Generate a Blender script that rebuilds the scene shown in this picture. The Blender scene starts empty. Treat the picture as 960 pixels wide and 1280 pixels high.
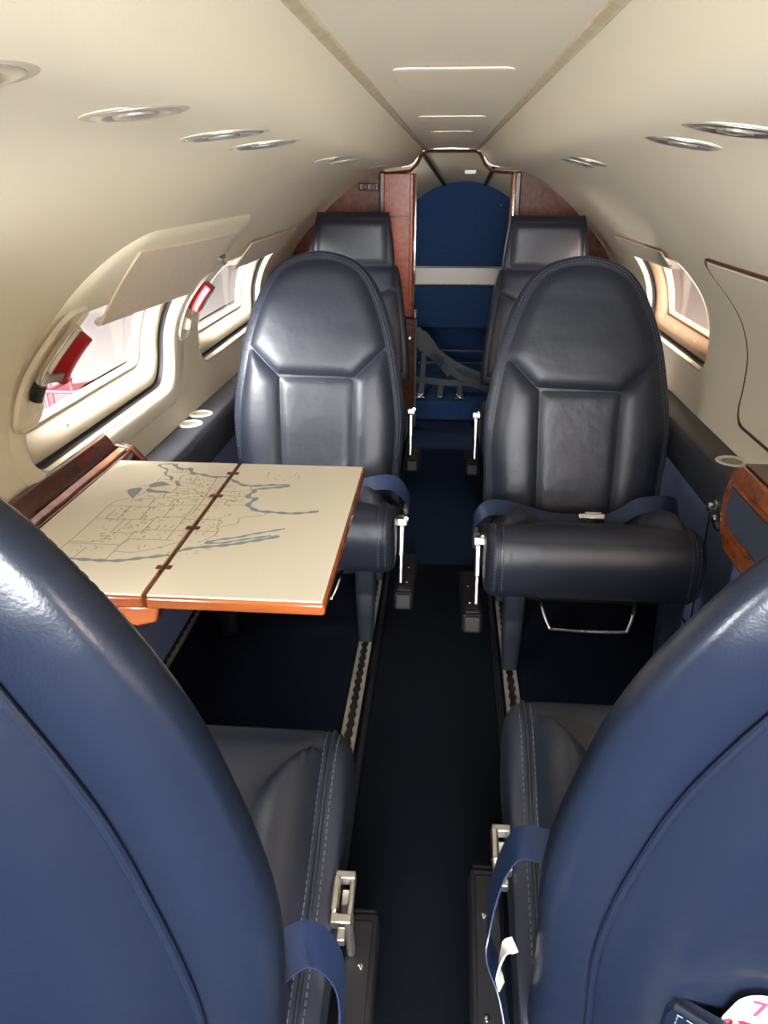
import bpy, bmesh, math, random
import numpy as np
from mathutils import Vector, Matrix
from mathutils.geometry import delaunay_2d_cdt
random.seed(7)
R5 = math.radians
rng = np.random.default_rng(7)
SC = bpy.context.scene
COL = SC.collection
PI = math.pi

# ------------------------------------------------------------------ materials
def mat(name, color, rough=.5, metal=0., noise=None, bump=None, spec=.5, coat=0., sheen=0., extra=None):
    m = bpy.data.materials.new(name); m.use_nodes = True
    nt = m.node_tree; b = nt.nodes['Principled BSDF']
    b.inputs['Base Color'].default_value = (*color, 1)
    b.inputs['Roughness'].default_value = rough
    b.inputs['Metallic'].default_value = metal
    b.inputs['Specular IOR Level'].default_value = spec
    b.inputs['Coat Weight'].default_value = coat
    b.inputs['Coat Roughness'].default_value = .12
    b.inputs['Sheen Weight'].default_value = sheen
    tc = nt.nodes.new('ShaderNodeTexCoord')
    if noise:
        scale, col2, detail = noise[0], noise[1], (noise[2] if len(noise) > 2 else 4)
        n = nt.nodes.new('ShaderNodeTexNoise'); n.inputs['Scale'].default_value = scale; n.inputs['Detail'].default_value = detail
        if len(noise) > 3:
            mp = nt.nodes.new('ShaderNodeMapping'); mp.inputs['Scale'].default_value = noise[3]
            nt.links.new(tc.outputs['Object'], mp.inputs['Vector']); nt.links.new(mp.outputs['Vector'], n.inputs['Vector'])
        else:
            nt.links.new(tc.outputs['Object'], n.inputs['Vector'])
        r = nt.nodes.new('ShaderNodeValToRGB')
        r.color_ramp.elements[0].position = .3; r.color_ramp.elements[1].position = .7
        r.color_ramp.elements[0].color = (*color, 1); r.color_ramp.elements[1].color = (*col2, 1)
        nt.links.new(n.outputs['Fac'], r.inputs['Fac']); nt.links.new(r.outputs['Color'], b.inputs['Base Color'])
    if bump:
        prev = None
        for (scale, strength, dist) in bump:
            n = nt.nodes.new('ShaderNodeTexNoise'); n.inputs['Scale'].default_value = scale; n.inputs['Detail'].default_value = 3
            nt.links.new(tc.outputs['Object'], n.inputs['Vector'])
            bp = nt.nodes.new('ShaderNodeBump'); bp.inputs['Strength'].default_value = strength; bp.inputs['Distance'].default_value = dist
            nt.links.new(n.outputs['Fac'], bp.inputs['Height'])
            if prev: nt.links.new(prev.outputs['Normal'], bp.inputs['Normal'])
            prev = bp
        nt.links.new(prev.outputs['Normal'], b.inputs['Normal'])
    if extra: extra(m, nt, b, tc)
    return m

def perforate(m, nt, b, tc):
    sx = nt.nodes.new('ShaderNodeSeparateXYZ'); nt.links.new(tc.outputs['Object'], sx.inputs[0])
    def fr(axis, off=0.):
        a = nt.nodes.new('ShaderNodeMath'); a.operation = 'MULTIPLY_ADD'; a.inputs[1].default_value = 1/.0075; a.inputs[2].default_value = off
        nt.links.new(sx.outputs[axis], a.inputs[0])
        f = nt.nodes.new('ShaderNodeMath'); f.operation = 'FRACT'; nt.links.new(a.outputs[0], f.inputs[0])
        s = nt.nodes.new('ShaderNodeMath'); s.operation = 'SUBTRACT'; s.inputs[1].default_value = .5; nt.links.new(f.outputs[0], s.inputs[0])
        p = nt.nodes.new('ShaderNodeMath'); p.operation = 'POWER'; p.inputs[1].default_value = 2; nt.links.new(s.outputs[0], p.inputs[0])
        return p
    def dots(o):
        ad = nt.nodes.new('ShaderNodeMath'); ad.operation = 'ADD'
        nt.links.new(fr('X', o).outputs[0], ad.inputs[0]); nt.links.new(fr('Z', o).outputs[0], ad.inputs[1])
        l = nt.nodes.new('ShaderNodeMath'); l.operation = 'LESS_THAN'; l.inputs[1].default_value = .028; nt.links.new(ad.outputs[0], l.inputs[0]); return l
    mx = nt.nodes.new('ShaderNodeMath'); mx.operation = 'MAXIMUM'
    nt.links.new(dots(0).outputs[0], mx.inputs[0]); nt.links.new(dots(.5).outputs[0], mx.inputs[1])
    mix = nt.nodes.new('ShaderNodeMix'); mix.data_type = 'RGBA'
    mix.inputs['A'].default_value = b.inputs['Base Color'].default_value[:]
    mix.inputs['B'].default_value = (.002, .002, .004, 1)
    nt.links.new(mx.outputs[0], mix.inputs['Factor']); nt.links.new(mix.outputs['Result'], b.inputs['Base Color'])

NAVY = (.013, .0155, .025)
M = {}
M['leather'] = mat('navy_leather', NAVY, .43, bump=[(9, .22, .02), (420, .12, .002)], spec=.5)
M['leather_back'] = mat('blue_leather_shell', (.0055, .009, .020), .30, bump=[(7, .2, .02), (420, .1, .002)], spec=.5)
M['perforated'] = mat('perforated_navy_leather', (.020, .023, .034), .44, bump=[(14, .25, .02)], extra=perforate)
M['ledge_leather'] = mat('ledge_leather', (.030, .034, .044), .5, bump=[(300, .15, .002)])
M['stitch'] = mat('grey_thread', (.085, .10, .14), .7)
M['webbing'] = mat('blue_webbing', (.016, .028, .075), .34, bump=[(500, .2, .001)])
M['strap_grey'] = mat('grey_strap', (.055, .06, .075), .6)
M['chrome'] = mat('chrome', (.80, .78, .74), .16, 1.)
M['steel'] = mat('brushed_steel', (.62, .60, .56), .38, 1.)
M['track'] = mat('track_aluminium', (.62, .56, .45), .45, .7, noise=(40, (.46, .41, .32)))
M['black'] = mat('black_plastic', (.008, .008, .010), .45)
M['rubber'] = mat('black_rubber', (.012, .011, .010), .6)
M['cream'] = mat('cream_vinyl', (.77, .70, .55), .55, noise=(2.5, (.745, .67, .52)), bump=[(180, .06, .003)], spec=.3)
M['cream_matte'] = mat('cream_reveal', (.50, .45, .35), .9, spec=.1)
M['cream_dark'] = mat('cream_vinyl_seam', (.42, .34, .21), .7, noise=(60, (.52, .44, .30)))
M['ceiling'] = mat('cream_headliner', (.76, .69, .55), .5, noise=(3, (.73, .655, .51)), bump=[(120, .06, .003)])
M['shade'] = mat('pleated_cream_shade', (.76, .655, .52), .7, noise=(30, (.72, .61, .48)))
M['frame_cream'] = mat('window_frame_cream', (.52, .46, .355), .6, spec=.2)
M['frame_tan'] = mat('window_frame_tan', (.36, .25, .17), .5, spec=.25)
M['carpet'] = mat('navy_carpet', (.003, .0045, .011), .95, noise=(350, (.006, .009, .020), 6), bump=[(600, .5, .004)], spec=.1)
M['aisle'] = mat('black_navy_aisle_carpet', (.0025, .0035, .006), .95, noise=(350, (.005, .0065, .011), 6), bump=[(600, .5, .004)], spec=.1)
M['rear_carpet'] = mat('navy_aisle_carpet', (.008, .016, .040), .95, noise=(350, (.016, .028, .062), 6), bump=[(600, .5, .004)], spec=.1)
M['blue_carpet'] = mat('blue_carpet', (.014, .038, .105), .95, noise=(220, (.03, .066, .16), 8, (1, 1, .35)), bump=[(500, .5, .004)], spec=.1)
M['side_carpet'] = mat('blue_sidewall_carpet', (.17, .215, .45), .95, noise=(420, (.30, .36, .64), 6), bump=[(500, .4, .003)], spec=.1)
M['wood'] = mat('red_walnut_gloss', (.115, .030, .014), .25, noise=(26, (.050, .013, .006), 6, (1, .15, 1)), coat=.3)
M['wood_table'] = mat('mahogany_edge', (.42, .12, .03), .25, noise=(40, (.22, .05, .012), 6, (.12, .6, 1)), coat=.6)
M['wood_burl'] = mat('dark_burl_veneer', (.055, .018, .010), .36, noise=(45, (.15, .042, .020), 9), coat=.08, spec=.2)
M['wood_red'] = mat('red_burl_veneer', (.20, .036, .012), .3, noise=(60, (.40, .085, .028), 9), coat=.12, spec=.25)
M['table_top'] = mat('cream_laminate', (.80, .735, .585), .32, noise=(2, (.78, .71, .555)))
M['map_coast'] = mat('map_grey_blue_ink', (.27, .33, .35), .6)
M['map_line'] = mat('map_taupe_ink', (.33, .26, .18), .6)
M['white_metal'] = mat('ivory_band', (.66, .63, .56), .3)
M['white'] = mat('white_card', (.80, .80, .78), .4)
M['red'] = mat('red_placard', (.42, .010, .020), .35)
M['red_ink'] = mat('red_ink', (.75, .03, .08), .5)
M['cup_floor'] = mat('beige_cup_floor', (.30, .27, .20), .5)
M['reflector'] = mat('satin_reflector', (.92, .91, .88), .34, 1.)
M['inset'] = mat('slate_blue_laminate', (.075, .095, .14), .35)
M['yellow_ink'] = mat('yellow_ink', (.75, .55, .22), .5)
M['hangar'] = mat('hangar_wall_paint', (.125, .110, .105), .8, noise=(.6, (.114, .102, .098)))
M['roof_sky_block'] = mat('white_sky_block', (.6, .58, .56), .8)
M['ground'] = mat('grey_apron', (.068, .063, .062), .9, noise=(1.5, (.073, .069, .068)))
M['red_paint'] = mat('red_paint', (.10, .016, .023), .5)
def glass_mat(name, tint):
    m = bpy.data.materials.new(name); m.use_nodes = True; nt = m.node_tree
    for n in list(nt.nodes): nt.nodes.remove(n)
    o = nt.nodes.new('ShaderNodeOutputMaterial'); mx = nt.nodes.new('ShaderNodeMixShader')
    t = nt.nodes.new('ShaderNodeBsdfTransparent'); t.inputs['Color'].default_value = (*tint, 1)
    g = nt.nodes.new('ShaderNodeBsdfGlossy'); g.inputs['Roughness'].default_value = .05
    lw = nt.nodes.new('ShaderNodeLayerWeight'); lw.inputs['Blend'].default_value = .5
    pw = nt.nodes.new('ShaderNodeMath'); pw.operation = 'POWER'; pw.inputs[1].default_value = 6.; nt.links.new(lw.outputs['Facing'], pw.inputs[0])
    f = nt.nodes.new('ShaderNodeMath'); f.operation = 'MULTIPLY_ADD'; f.inputs[1].default_value = .5; f.inputs[2].default_value = .03; nt.links.new(pw.outputs[0], f.inputs[0])
    nt.links.new(f.outputs[0], mx.inputs[0]); nt.links.new(t.outputs[0], mx.inputs[1]); nt.links.new(g.outputs[0], mx.inputs[2])
    nt.links.new(mx.outputs[0], o.inputs[0]); return m
M['glass'] = glass_mat('acrylic_pane', (.97, .95, .93))
M['glass_tan'] = glass_mat('tinted_acrylic_pane', (.80, .66, .56))

# ------------------------------------------------------------------ mesh builder
class MB:
    def __init__(s): s.v = []; s.f = []
    def add(s, vs, fs):
        o = len(s.v); s.v += [tuple(map(float, p)) for p in vs]; s.f += [tuple(i+o for i in f) for f in fs]; return s
    def box(s, a, b, mtx=None):
        (x0, y0, z0), (x1, y1, z1) = a, b
        vs = [Vector(p) for p in ((x0,y0,z0),(x1,y0,z0),(x1,y1,z0),(x0,y1,z0),(x0,y0,z1),(x1,y0,z1),(x1,y1,z1),(x0,y1,z1))]
        if mtx: vs = [mtx @ p for p in vs]
        return s.add(vs, [(0,3,2,1),(4,5,6,7),(0,1,5,4),(1,2,6,5),(2,3,7,6),(3,0,4,7)])
    def loft(s, loops, closed=True, caps=True):
        n = len(loops[0]); vs = [p for l in loops for p in l]; fs = []
        for i in range(len(loops)-1):
            for j in range(n if closed else n-1):
                k = (j+1) % n
                fs.append((i*n+j, i*n+k, (i+1)*n+k, (i+1)*n+j))
        if caps and closed:
            fs.append(tuple(reversed(range(n)))); b = (len(loops)-1)*n; fs.append(tuple(b+i for i in range(n)))
        return s.add(vs, fs)
    def tube(s, path, r, n=8, closed=False, caps=True):
        P = [Vector(p) for p in path]; L = []; up = None; m = len(P)
        for i, p in enumerate(P):
            if closed: t = P[(i+1) % m]-P[i-1]
            else: t = P[min(i+1, m-1)]-P[max(i-1, 0)]
            if t.length < 1e-9: t = Vector((0,0,1))
            t.normalize()
            if up is None:
                up = Vector((0,0,1)) if abs(t.z) < .9 else Vector((1,0,0))
            a = t.cross(up)
            if a.length < 1e-6: a = t.orthogonal()
            a.normalize(); b = a.cross(t).normalized(); up = b
            rr = r[i] if hasattr(r, '__len__') else r
            L.append([p+a*math.cos(q)*rr+b*math.sin(q)*rr for q in (2*PI*k/n for k in range(n))])
        if closed: L.append(L[0])
        return s.loft(L, True, caps and not closed)
    def prism(s, poly, ax, a, b):   # poly in the two other axes, extruded along axis ax (0,1,2)
        def mk(p, q):
            c = list(p); c.insert(ax, q); return c
        n = len(poly)
        vs = [mk(p, a) for p in poly]+[mk(p, b) for p in poly]
        fs = [tuple(reversed(range(n))), tuple(range(n, 2*n))]+[(i, (i+1) % n, n+(i+1) % n, n+i) for i in range(n)]
        return s.add(vs, fs)
    def lathe(s, prof, n=32, mtx=None):   # (r,z) profile about z
        L = [[Vector((r*math.cos(2*PI*k/n), r*math.sin(2*PI*k/n), z)) for k in range(n)] for r, z in prof]
        if mtx: L = [[mtx @ p for p in l] for l in L]
        return s.loft(L, True, True)
    def ribbon(s, path, wd, width, th=.0016):
        P = [Vector(p) for p in path]; L = []
        for i, p in enumerate(P):
            t = (P[min(i+1, len(P)-1)]-P[max(i-1, 0)]).normalized()
            w = Vector(wd[i] if isinstance(wd, list) else wd); w = (w-t*w.dot(t)).normalized(); nn = t.cross(w)
            h = width/2
            L.append([p-w*h-nn*th/2, p+w*h-nn*th/2, p+w*h+nn*th/2, p-w*h+nn*th/2])
        return s.loft(L)
    def build(s, name, material, parent=None, angle=40, bevel=0., seg=2, fix=True, sub=0):
        me = bpy.data.meshes.new(name); me.from_pydata(s.v, [], s.f); me.update()
        if fix:
            bm = bmesh.new(); bm.from_mesh(me); bmesh.ops.recalc_face_normals(bm, faces=bm.faces); bm.to_mesh(me); bm.free()
        me.materials.append(M[material] if isinstance(material, str) else material)
        me.shade_smooth()
        if angle < 179: me.set_sharp_from_angle(angle=math.radians(angle))
        o = bpy.data.objects.new(name, me); COL.objects.link(o)
        if parent: o.parent = parent
        if bevel:
            md = o.modifiers.new('Bevel', 'BEVEL'); md.width = bevel; md.segments = seg; md.limit_method = 'ANGLE'; md.angle_limit = math.radians(35)
        if sub:
            md = o.modifiers.new('Subsurf', 'SUBSURF'); md.levels = sub; md.render_levels = sub
        return o

def tag(o, label, cat, group=None):
    o['label'] = label; o['category'] = cat
    if group: o['group'] = group
    return o
def thing(name, label, cat, loc=(0,0,0), rotz=0., group=None):
    o = bpy.data.objects.new(name, None); COL.objects.link(o); o.empty_display_size = .05
    o.location = loc; o.rotation_euler = (0, 0, rotz); return tag(o, label, cat, group)
def structure(o): o['kind'] = 'structure'; return o

def smooth_path(pts, n=8, closed=False):
    P = np.array(pts, float); Q = np.vstack([P[-1], P, P[0], P[1]]) if closed else np.vstack([2*P[0]-P[1], P, 2*P[-1]-P[-2]])
    out = []
    for i in range(1, len(Q)-2):
        for k in range(n):
            t = k/n
            out.append(.5*(2*Q[i]+(-Q[i-1]+Q[i+1])*t+(2*Q[i-1]-5*Q[i]+4*Q[i+1]-Q[i+2])*t*t+(-Q[i-1]+3*Q[i]-3*Q[i+1]+Q[i+2])*t**3))
    if not closed: out.append(P[-1])
    return np.array(out)
def resample(poly, d, closed=False):
    P = np.array(poly, float)
    if closed: P = np.vstack([P, P[0]])
    l = np.r_[0, np.cumsum(np.linalg.norm(np.diff(P, axis=0), axis=1))]
    n = max(2, int(round(l[-1]/d))); q = np.linspace(0, l[-1], n+1)
    R = np.stack([np.interp(q, l, P[:, k]) for k in range(P.shape[1])], 1)
    return R[:-1] if closed else R
def inside(pts, poly):
    x, y = pts[:, 0], pts[:, 1]; c = np.zeros(len(pts), bool); n = len(poly)
    for i in range(n):
        (x1, y1), (x2, y2) = poly[i], poly[i-1]
        m = ((y1 > y) != (y2 > y)) & (x < (x2-x1)*(y-y1)/((y2-y1) if y2 != y1 else 1e-12)+x1)
        c ^= m
    return c
def dist(pts, poly):
    A = np.array(poly); B = np.roll(A, -1, 0); D = np.full(len(pts), 9.)
    for a, b in zip(A, B):
        ab = b-a; t = np.clip(((pts-a)@ab)/max(ab@ab, 1e-12), 0, 1)
        D = np.minimum(D, np.linalg.norm(pts-(a+t[:, None]*ab), axis=1))
    return D
def fill2d(outer, holes, step, sx=None):
    """points + triangles of a region with holes"""
    outer = np.array(outer); lo, hi = outer.min(0), outer.max(0)
    stx, sty = (step if isinstance(step, tuple) else (step, step))
    gx = np.arange(lo[0]+stx/2, hi[0], stx); gy = np.arange(lo[1]+sty/2, hi[1], sty)
    G = np.array([(x, y) for x in gx for y in gy]); k = inside(G, outer) & (dist(G, outer) > .45*min(stx, sty))
    for h in holes: k &= ~inside(G, h) & (dist(G, h) > .35*min(stx, sty))
    G = G[k]; V = [tuple(p) for p in outer]; E = [(i, (i+1) % len(outer)) for i in range(len(outer))]
    for h in holes:
        o = len(V); V += [tuple(p) for p in h]; E += [(o+i, o+(i+1) % len(h)) for i in range(len(h))]
    V += [tuple(p) for p in G]
    r = delaunay_2d_cdt([Vector(p) for p in V], E, [], 1, 1e-6)
    vv = np.array([tuple(p) for p in r[0]]); ff = [tuple(f) for f in r[2]]
    cen = np.array([vv[list(f)].mean(0) for f in ff]); k = inside(cen, outer)
    for h in holes: k &= ~inside(cen, h)
    return vv, [f for f, q in zip(ff, k) if q]
def pillow(outline, fn, puff, r, step=.01, sink=.0004, skirt=.012):
    """puffed upholstery panel: outline in (u,v); fn(u,v,h)->xyz"""
    O = resample(outline, step*.8, True)
    vv, ff = fill2d(O, [], step)
    d = dist(vv, O); t = np.clip(d/r, 0, 1)
    h = -sink+(puff+sink)*(1-(1-t)**2.6)
    mb = MB(); mb.add([fn(u, v, q) for (u, v), q in zip(vv, h)], ff)
    L = [[fn(u, v, -sink) for u, v in O], [fn(u, v, -sink-skirt) for u, v in O]]
    mb.loft(L, True, False)
    return mb
def stitches(mb, path, ln=.0055, gap=.0035, r=.0009):
    P = np.array(path, float); l = np.r_[0, np.cumsum(np.linalg.norm(np.diff(P, axis=0), axis=1))]
    q = 0.
    def pt(t): return np.array([np.interp(t, l, P[:, k]) for k in range(3)])
    while q+ln < l[-1]:
        mb.tube([pt(q), pt(q+ln)], r, 4); q += ln+gap
    return mb

# ------------------------------------------------------------------ cabin section
PR = np.array([(.735,.50),(.752,.60),(.757,.68),(.75,.76),(.715,.845),(.64,.935),(.545,1.03),(.435,1.115),(.36,1.158),(.30,1.182),(.24,1.192),(.19,1.197),(.163,1.210),(.135,1.248),(.113,1.263)])
PC = smooth_path(PR, 12); PS = np.r_[0, np.cumsum(np.linalg.norm(np.diff(PC, axis=0), axis=1))]; SMAX = PS[-1]
def prof(s): return np.array([np.interp(s, PS, PC[:, 0]), np.interp(s, PS, PC[:, 1])])
def pnorm(s):   # outward from the cabin
    a, b = prof(max(s-.006, 0)), prof(min(s+.006, SMAX)); t = (b-a)/np.linalg.norm(b-a); return np.array([t[1], -t[0]])
def on_wall(sg, y, s, off=0.):
    p = prof(s)+pnorm(s)*off; return (sg*p[0], y, p[1])
YF, YB = -1.1, 3.75

def rrect(y0, y1, s0, s1, r, inset=0., n=10, r2=None):
    y0 += inset; y1 -= inset; s0 += inset; s1 -= inset; out = []
    for cy, cs, a, rr in ((y1, s1, 0, r2 or r), (y0, s1, 90, r2 or r), (y0, s0, 180, r), (y1, s0, 270, r)):
        rr = max(rr-inset*.6, .02)
        ccy = cy-rr if cy == y1 else cy+rr; ccs = cs-rr if cs == s1 else cs+rr
        for k in range(n+1):
            q = math.radians(a+90*k/n); out.append((ccy+rr*math.cos(q), ccs+rr*math.sin(q)))
    return np.array(out)

WIN = {1: dict(sg=-1, y0=1.275, y1=2.07, s0=.125, s1=.47, r=.085), 2: dict(sg=-1, y0=2.33, y1=3.16, s0=.115, s1=.455, r=.065),
       3: dict(sg=1, y0=2.29, y1=3.05, s0=.125, s1=.47, r=.05), 4: dict(sg=1, y0=-.25, y1=.50, s0=.125, s1=.505, r=.10),
       5: dict(sg=-1, y0=-.25, y1=.50, s0=.125, s1=.505, r=.10)}  # last two windows are out of view, added to let in daylight
def wout(w, inset=0.): return rrect(w['y0'], w['y1'], w['s0'], w['s1'], w['r'], inset)

def side_wall(sg, name):
    holes = [resample(wout(w), .02, True) for w in WIN.values() if w['sg'] == sg]
    outer = resample([(YF, 0), (YB, 0), (YB, SMAX), (YF, SMAX)], .03, True)
    vv, ff = fill2d(outer, holes, (.035, .02))
    mb = MB().add([on_wall(sg, y, s) for y, s in vv], ff)
    low = [(sg*.735, .50), (sg*.705, .38), (sg*.70, -.01)]
    return structure(mb.build(name, 'cream', angle=180))
side_wall(-1, 'wall_left'); side_wall(1, 'wall_right')

# ceiling channel
mb = MB(); ys = np.linspace(YF, YB, 60)
mb.loft([[(x, y, 1.263+.006*(1-(x/.113)**2)) for y in ys] for x in np.linspace(-.113, .113, 9)], False)
ceil = structure(mb.build('ceiling', 'ceiling', angle=180))
for sg in (-1, 1):
    mb = MB(); mb.prism([(sg*.106, 1.262), (sg*.116, 1.258), (sg*.121, 1.262), (sg*.116, 1.272), (sg*.106, 1.27)], 1, YF, YB)
    structure(mb.build('trim_1' if sg < 0 else 'trim_2', 'cream_dark', bevel=.002))
for i, (y0, y1, hw) in enumerate(((1.02, 1.26, .072), (1.78, 1.93, .07), (2.35, 2.55, .06))):
    mb = MB(); zc = 1.2668
    O = rrect(y0, y1, -hw, hw, .008, 0, 4); I = rrect(y0, y1, -hw, hw, .008, .004, 4)
    mb.loft([[(b, a, zc) for a, b in O], [(b, a, zc-.0012) for a, b in O], [(b, a, zc-.0022) for a, b in I], [(b, a, zc-.0022) for a, b in rrect(y0, y1, -hw, hw, .008, .012, 4)]])
    tag(mb.build('ceiling_access_panel', 'ceiling', angle=30),
        ['largest flush cream access panel in the ceiling channel, nearest the camera', 'second flush cream access panel along the ceiling channel', 'farthest flush cream access panel in the ceiling channel'][i], 'panel', 'ceiling channel access panels')

# lower sidewalls (blue carpet) and floor
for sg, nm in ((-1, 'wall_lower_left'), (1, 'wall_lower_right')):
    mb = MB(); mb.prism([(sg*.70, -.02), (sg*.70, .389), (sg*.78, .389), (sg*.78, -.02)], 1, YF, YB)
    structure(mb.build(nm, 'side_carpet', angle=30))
mb = MB().box((-.78, YF, -.03), (.78, YB+.1, -.0)); structure(mb.build('floor', 'carpet'))
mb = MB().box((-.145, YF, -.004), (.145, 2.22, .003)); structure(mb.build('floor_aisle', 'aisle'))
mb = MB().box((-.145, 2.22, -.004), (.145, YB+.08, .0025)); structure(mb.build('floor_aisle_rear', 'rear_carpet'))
for i, sg in enumerate((-1, 1)):
    mb = MB().prism([(sg*.147, 0), (sg*.149, .010), (sg*.160, .013), (sg*.164, .002)], 1, YF, YB-.05)
    structure(mb.build('trim_%d' % (3+i), 'black', bevel=.002))

# seat tracks
TR = ((-.188, 'scalloped metal seat track on the left of the aisle, beside the near left seat', 2.9),
      (.188, 'scalloped metal seat track on the right of the aisle, under the right seats', 2.9),
      (-.695, 'scalloped metal seat track along the left sidewall below the map table', 2.9),
      (.672, 'scalloped metal seat track along the right sidewall beside the buckled seat', 2.9))
for x0, lab, ye in TR:
    t = thing('seat_track', lab, 'seat track', (x0, 0, .001), 0, 'floor seat tracks')
    MB().box((-.014, .2, 0), (.014, ye, .003)).build('track_channel', 'black', t)
    yy = np.arange(.2, ye, .0055)
    for s in (-1, 1):
        inner = [(s*(.0045+.0058*abs(math.sin(PI*y/.033))**.7), y) for y in yy]
        outer = [(s*.017, y) for y in yy]
        m2 = MB(); top = [[(x, y, .009) for x, y in inner], [(x, y, .009) for x, y in outer], [(x, y, 0) for x, y in outer]]
        m2.loft([[(x, y, .003) for x, y in inner]]+top, False)
        m2.build('track_rail', 'track', t, angle=50)

# ------------------------------------------------------------------ side ledges
LEDGE = [(.742, .512), (.672, .515), (.655, .505), (.648, .48), (.652, .42), (.668, .395), (.735, .39)]
def ring_hole(mb, x, y, z, r):
    mb.lathe([(r+.004, z-.004), (r+.004, z+.003), (r+.001, z+.0045), (r-.003, z+.004), (r-.005, z+.0008), (0.0005, z+.0006)], 32, Matrix.Translation((x, y, 0)))
for sg in (-1, 1):
    side = 'left' if sg < 0 else 'right'
    t = thing('side_ledge', 'charcoal leather armrest ledge with %s along the %s wall' % (('cream cup holders', 'left') if sg < 0 else ('cup holders and chrome knobs', 'right')), 'ledge', (0, 0, 0))
    P = smooth_path([(sg*a, b) for a, b in LEDGE], 6)
    mb = MB().loft([[(x, y, z) for x, z in P] for y in np.linspace(YF, YB-.02, 40)], True)
    mb.build('ledge_body', 'ledge_leather', t, angle=60)
    for y in ((2.03, 2.13, 1.0) if sg < 0 else (1.83, 2.56, 2.66)):
        m2 = MB(); ring_hole(m2, sg*.706, y, .5145, .030 if y != 1.83 else .034); cuph = m2.build('cup_holder', 'white_metal', t); m2 = MB().lathe([(.024, .5156), (.024, .5162), (.001, .5162)], 28, Matrix.Translation((sg*.706, y, 0))); m2.build('cup_base', 'cup_floor', cuph)
    if sg > 0:
        for y, z in ((1.705, .445), (1.665, .432)):
            m2 = MB(); mt = Matrix.Translation((sg*.649, y, z)) @ Matrix.Rotation(-sg*PI/2, 4, 'Y')
            m2.lathe([(.004, -.002), (.004, .012), (.010, .012), (.012, .018), (.010, .026), (.004, .028)], 16, mt); m2.build('knob', 'chrome', t)
            m2 = MB(); m2.lathe([(.012, -.002), (.012, .004), (.009, .006), (.002, .006)], 16, mt @ Matrix.Translation((0, .018, 0))); m2.build('knob_plate', 'chrome', t)
# finger pulls on the blue lower sidewall
for i, (y, z) in enumerate(((1.83, .36), (1.60, .30))):
    mb = MB(); pa = [(.699, y+.028*math.cos(a), z-.028*math.sin(a)) for a in np.linspace(-.25*PI, .75*PI, 16)]
    mb.tube(pa, .0028, 6)
    tag(mb.build('finger_pull', 'black'), ['dark curved finger pull in blue sidewall carpet, nearer the ledge knobs', 'dark curved finger pull in blue sidewall carpet below the wooden console'][i], 'finger pull', 'sidewall finger pulls')
mb = MB().box((.697, 1.885, .02), (.7005, 1.889, .395)); structure(mb.build('trim_5', 'black'))

# ------------------------------------------------------------------ windows
def wall_ring(sg, rings):
    mb = MB(); mb.loft([[on_wall(sg, y, s, off) for y, s in resample_n(o, 120)] for o, off in rings], True, False); return mb
def resample_n(o, n):
    P = np.vstack([o, o[:1]]); l = np.r_[0, np.cumsum(np.linalg.norm(np.diff(P, axis=0), axis=1))]; q = np.linspace(0, l[-1], n+1)[:-1]
    return np.stack([np.interp(q, l, P[:, k]) for k in range(2)], 1)
for n, w in WIN.items():
    if 'door' in w: continue
    sg = w['sg']; tan = n in (3, 4)
    o0 = wout(w)
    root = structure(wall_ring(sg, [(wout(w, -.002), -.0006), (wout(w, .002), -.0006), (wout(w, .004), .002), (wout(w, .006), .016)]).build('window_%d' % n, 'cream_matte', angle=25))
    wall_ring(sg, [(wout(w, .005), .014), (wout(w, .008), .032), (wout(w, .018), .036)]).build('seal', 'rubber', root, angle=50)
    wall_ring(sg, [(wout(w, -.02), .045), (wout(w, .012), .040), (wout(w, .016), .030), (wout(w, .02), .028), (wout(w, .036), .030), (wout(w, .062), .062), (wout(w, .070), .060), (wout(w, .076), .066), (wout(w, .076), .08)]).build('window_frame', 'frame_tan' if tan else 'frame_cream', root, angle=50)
    vv, ff = fill2d(resample(wout(w, .07), .02, True), [], .03)
    pn = MB().add([on_wall(sg, y, s, .070) for y, s in vv], ff).build('pane', 'glass_tan' if tan else 'glass', root, angle=180)
    m2 = MB()
    for k in range(8):   # retaining screws of the inner frame
        q = resample_n(wout(w, .045), 8)[k]; c = on_wall(sg, q[0], q[1], .040)
        m2.lathe([(.005, 0), (.004, .003), (.001, .003)], 8, Matrix.Translation(c) @ Matrix.Rotation(-sg*PI/2, 4, 'Y'))
    m2.build('screws', 'steel', root)

# moulded exit surround round the big left window
w = WIN[1]; O = rrect(1.225, 2.235, .075, .60, .14, 0); 
OO = lambda d: rrect(1.225, 2.17, .072, .665, .15, d)
fr = tag(wall_ring(-1, [(OO(0), .004), (OO(.003), -.004), (OO(.014), -.011), (wout(w, -.012), -.010), (wout(w, -.002), -.006), (wout(w, .003), .012)]).build('window_surround', 'cream', angle=60),
         'raised cream surround moulded round the large left exit window', 'window surround')

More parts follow.
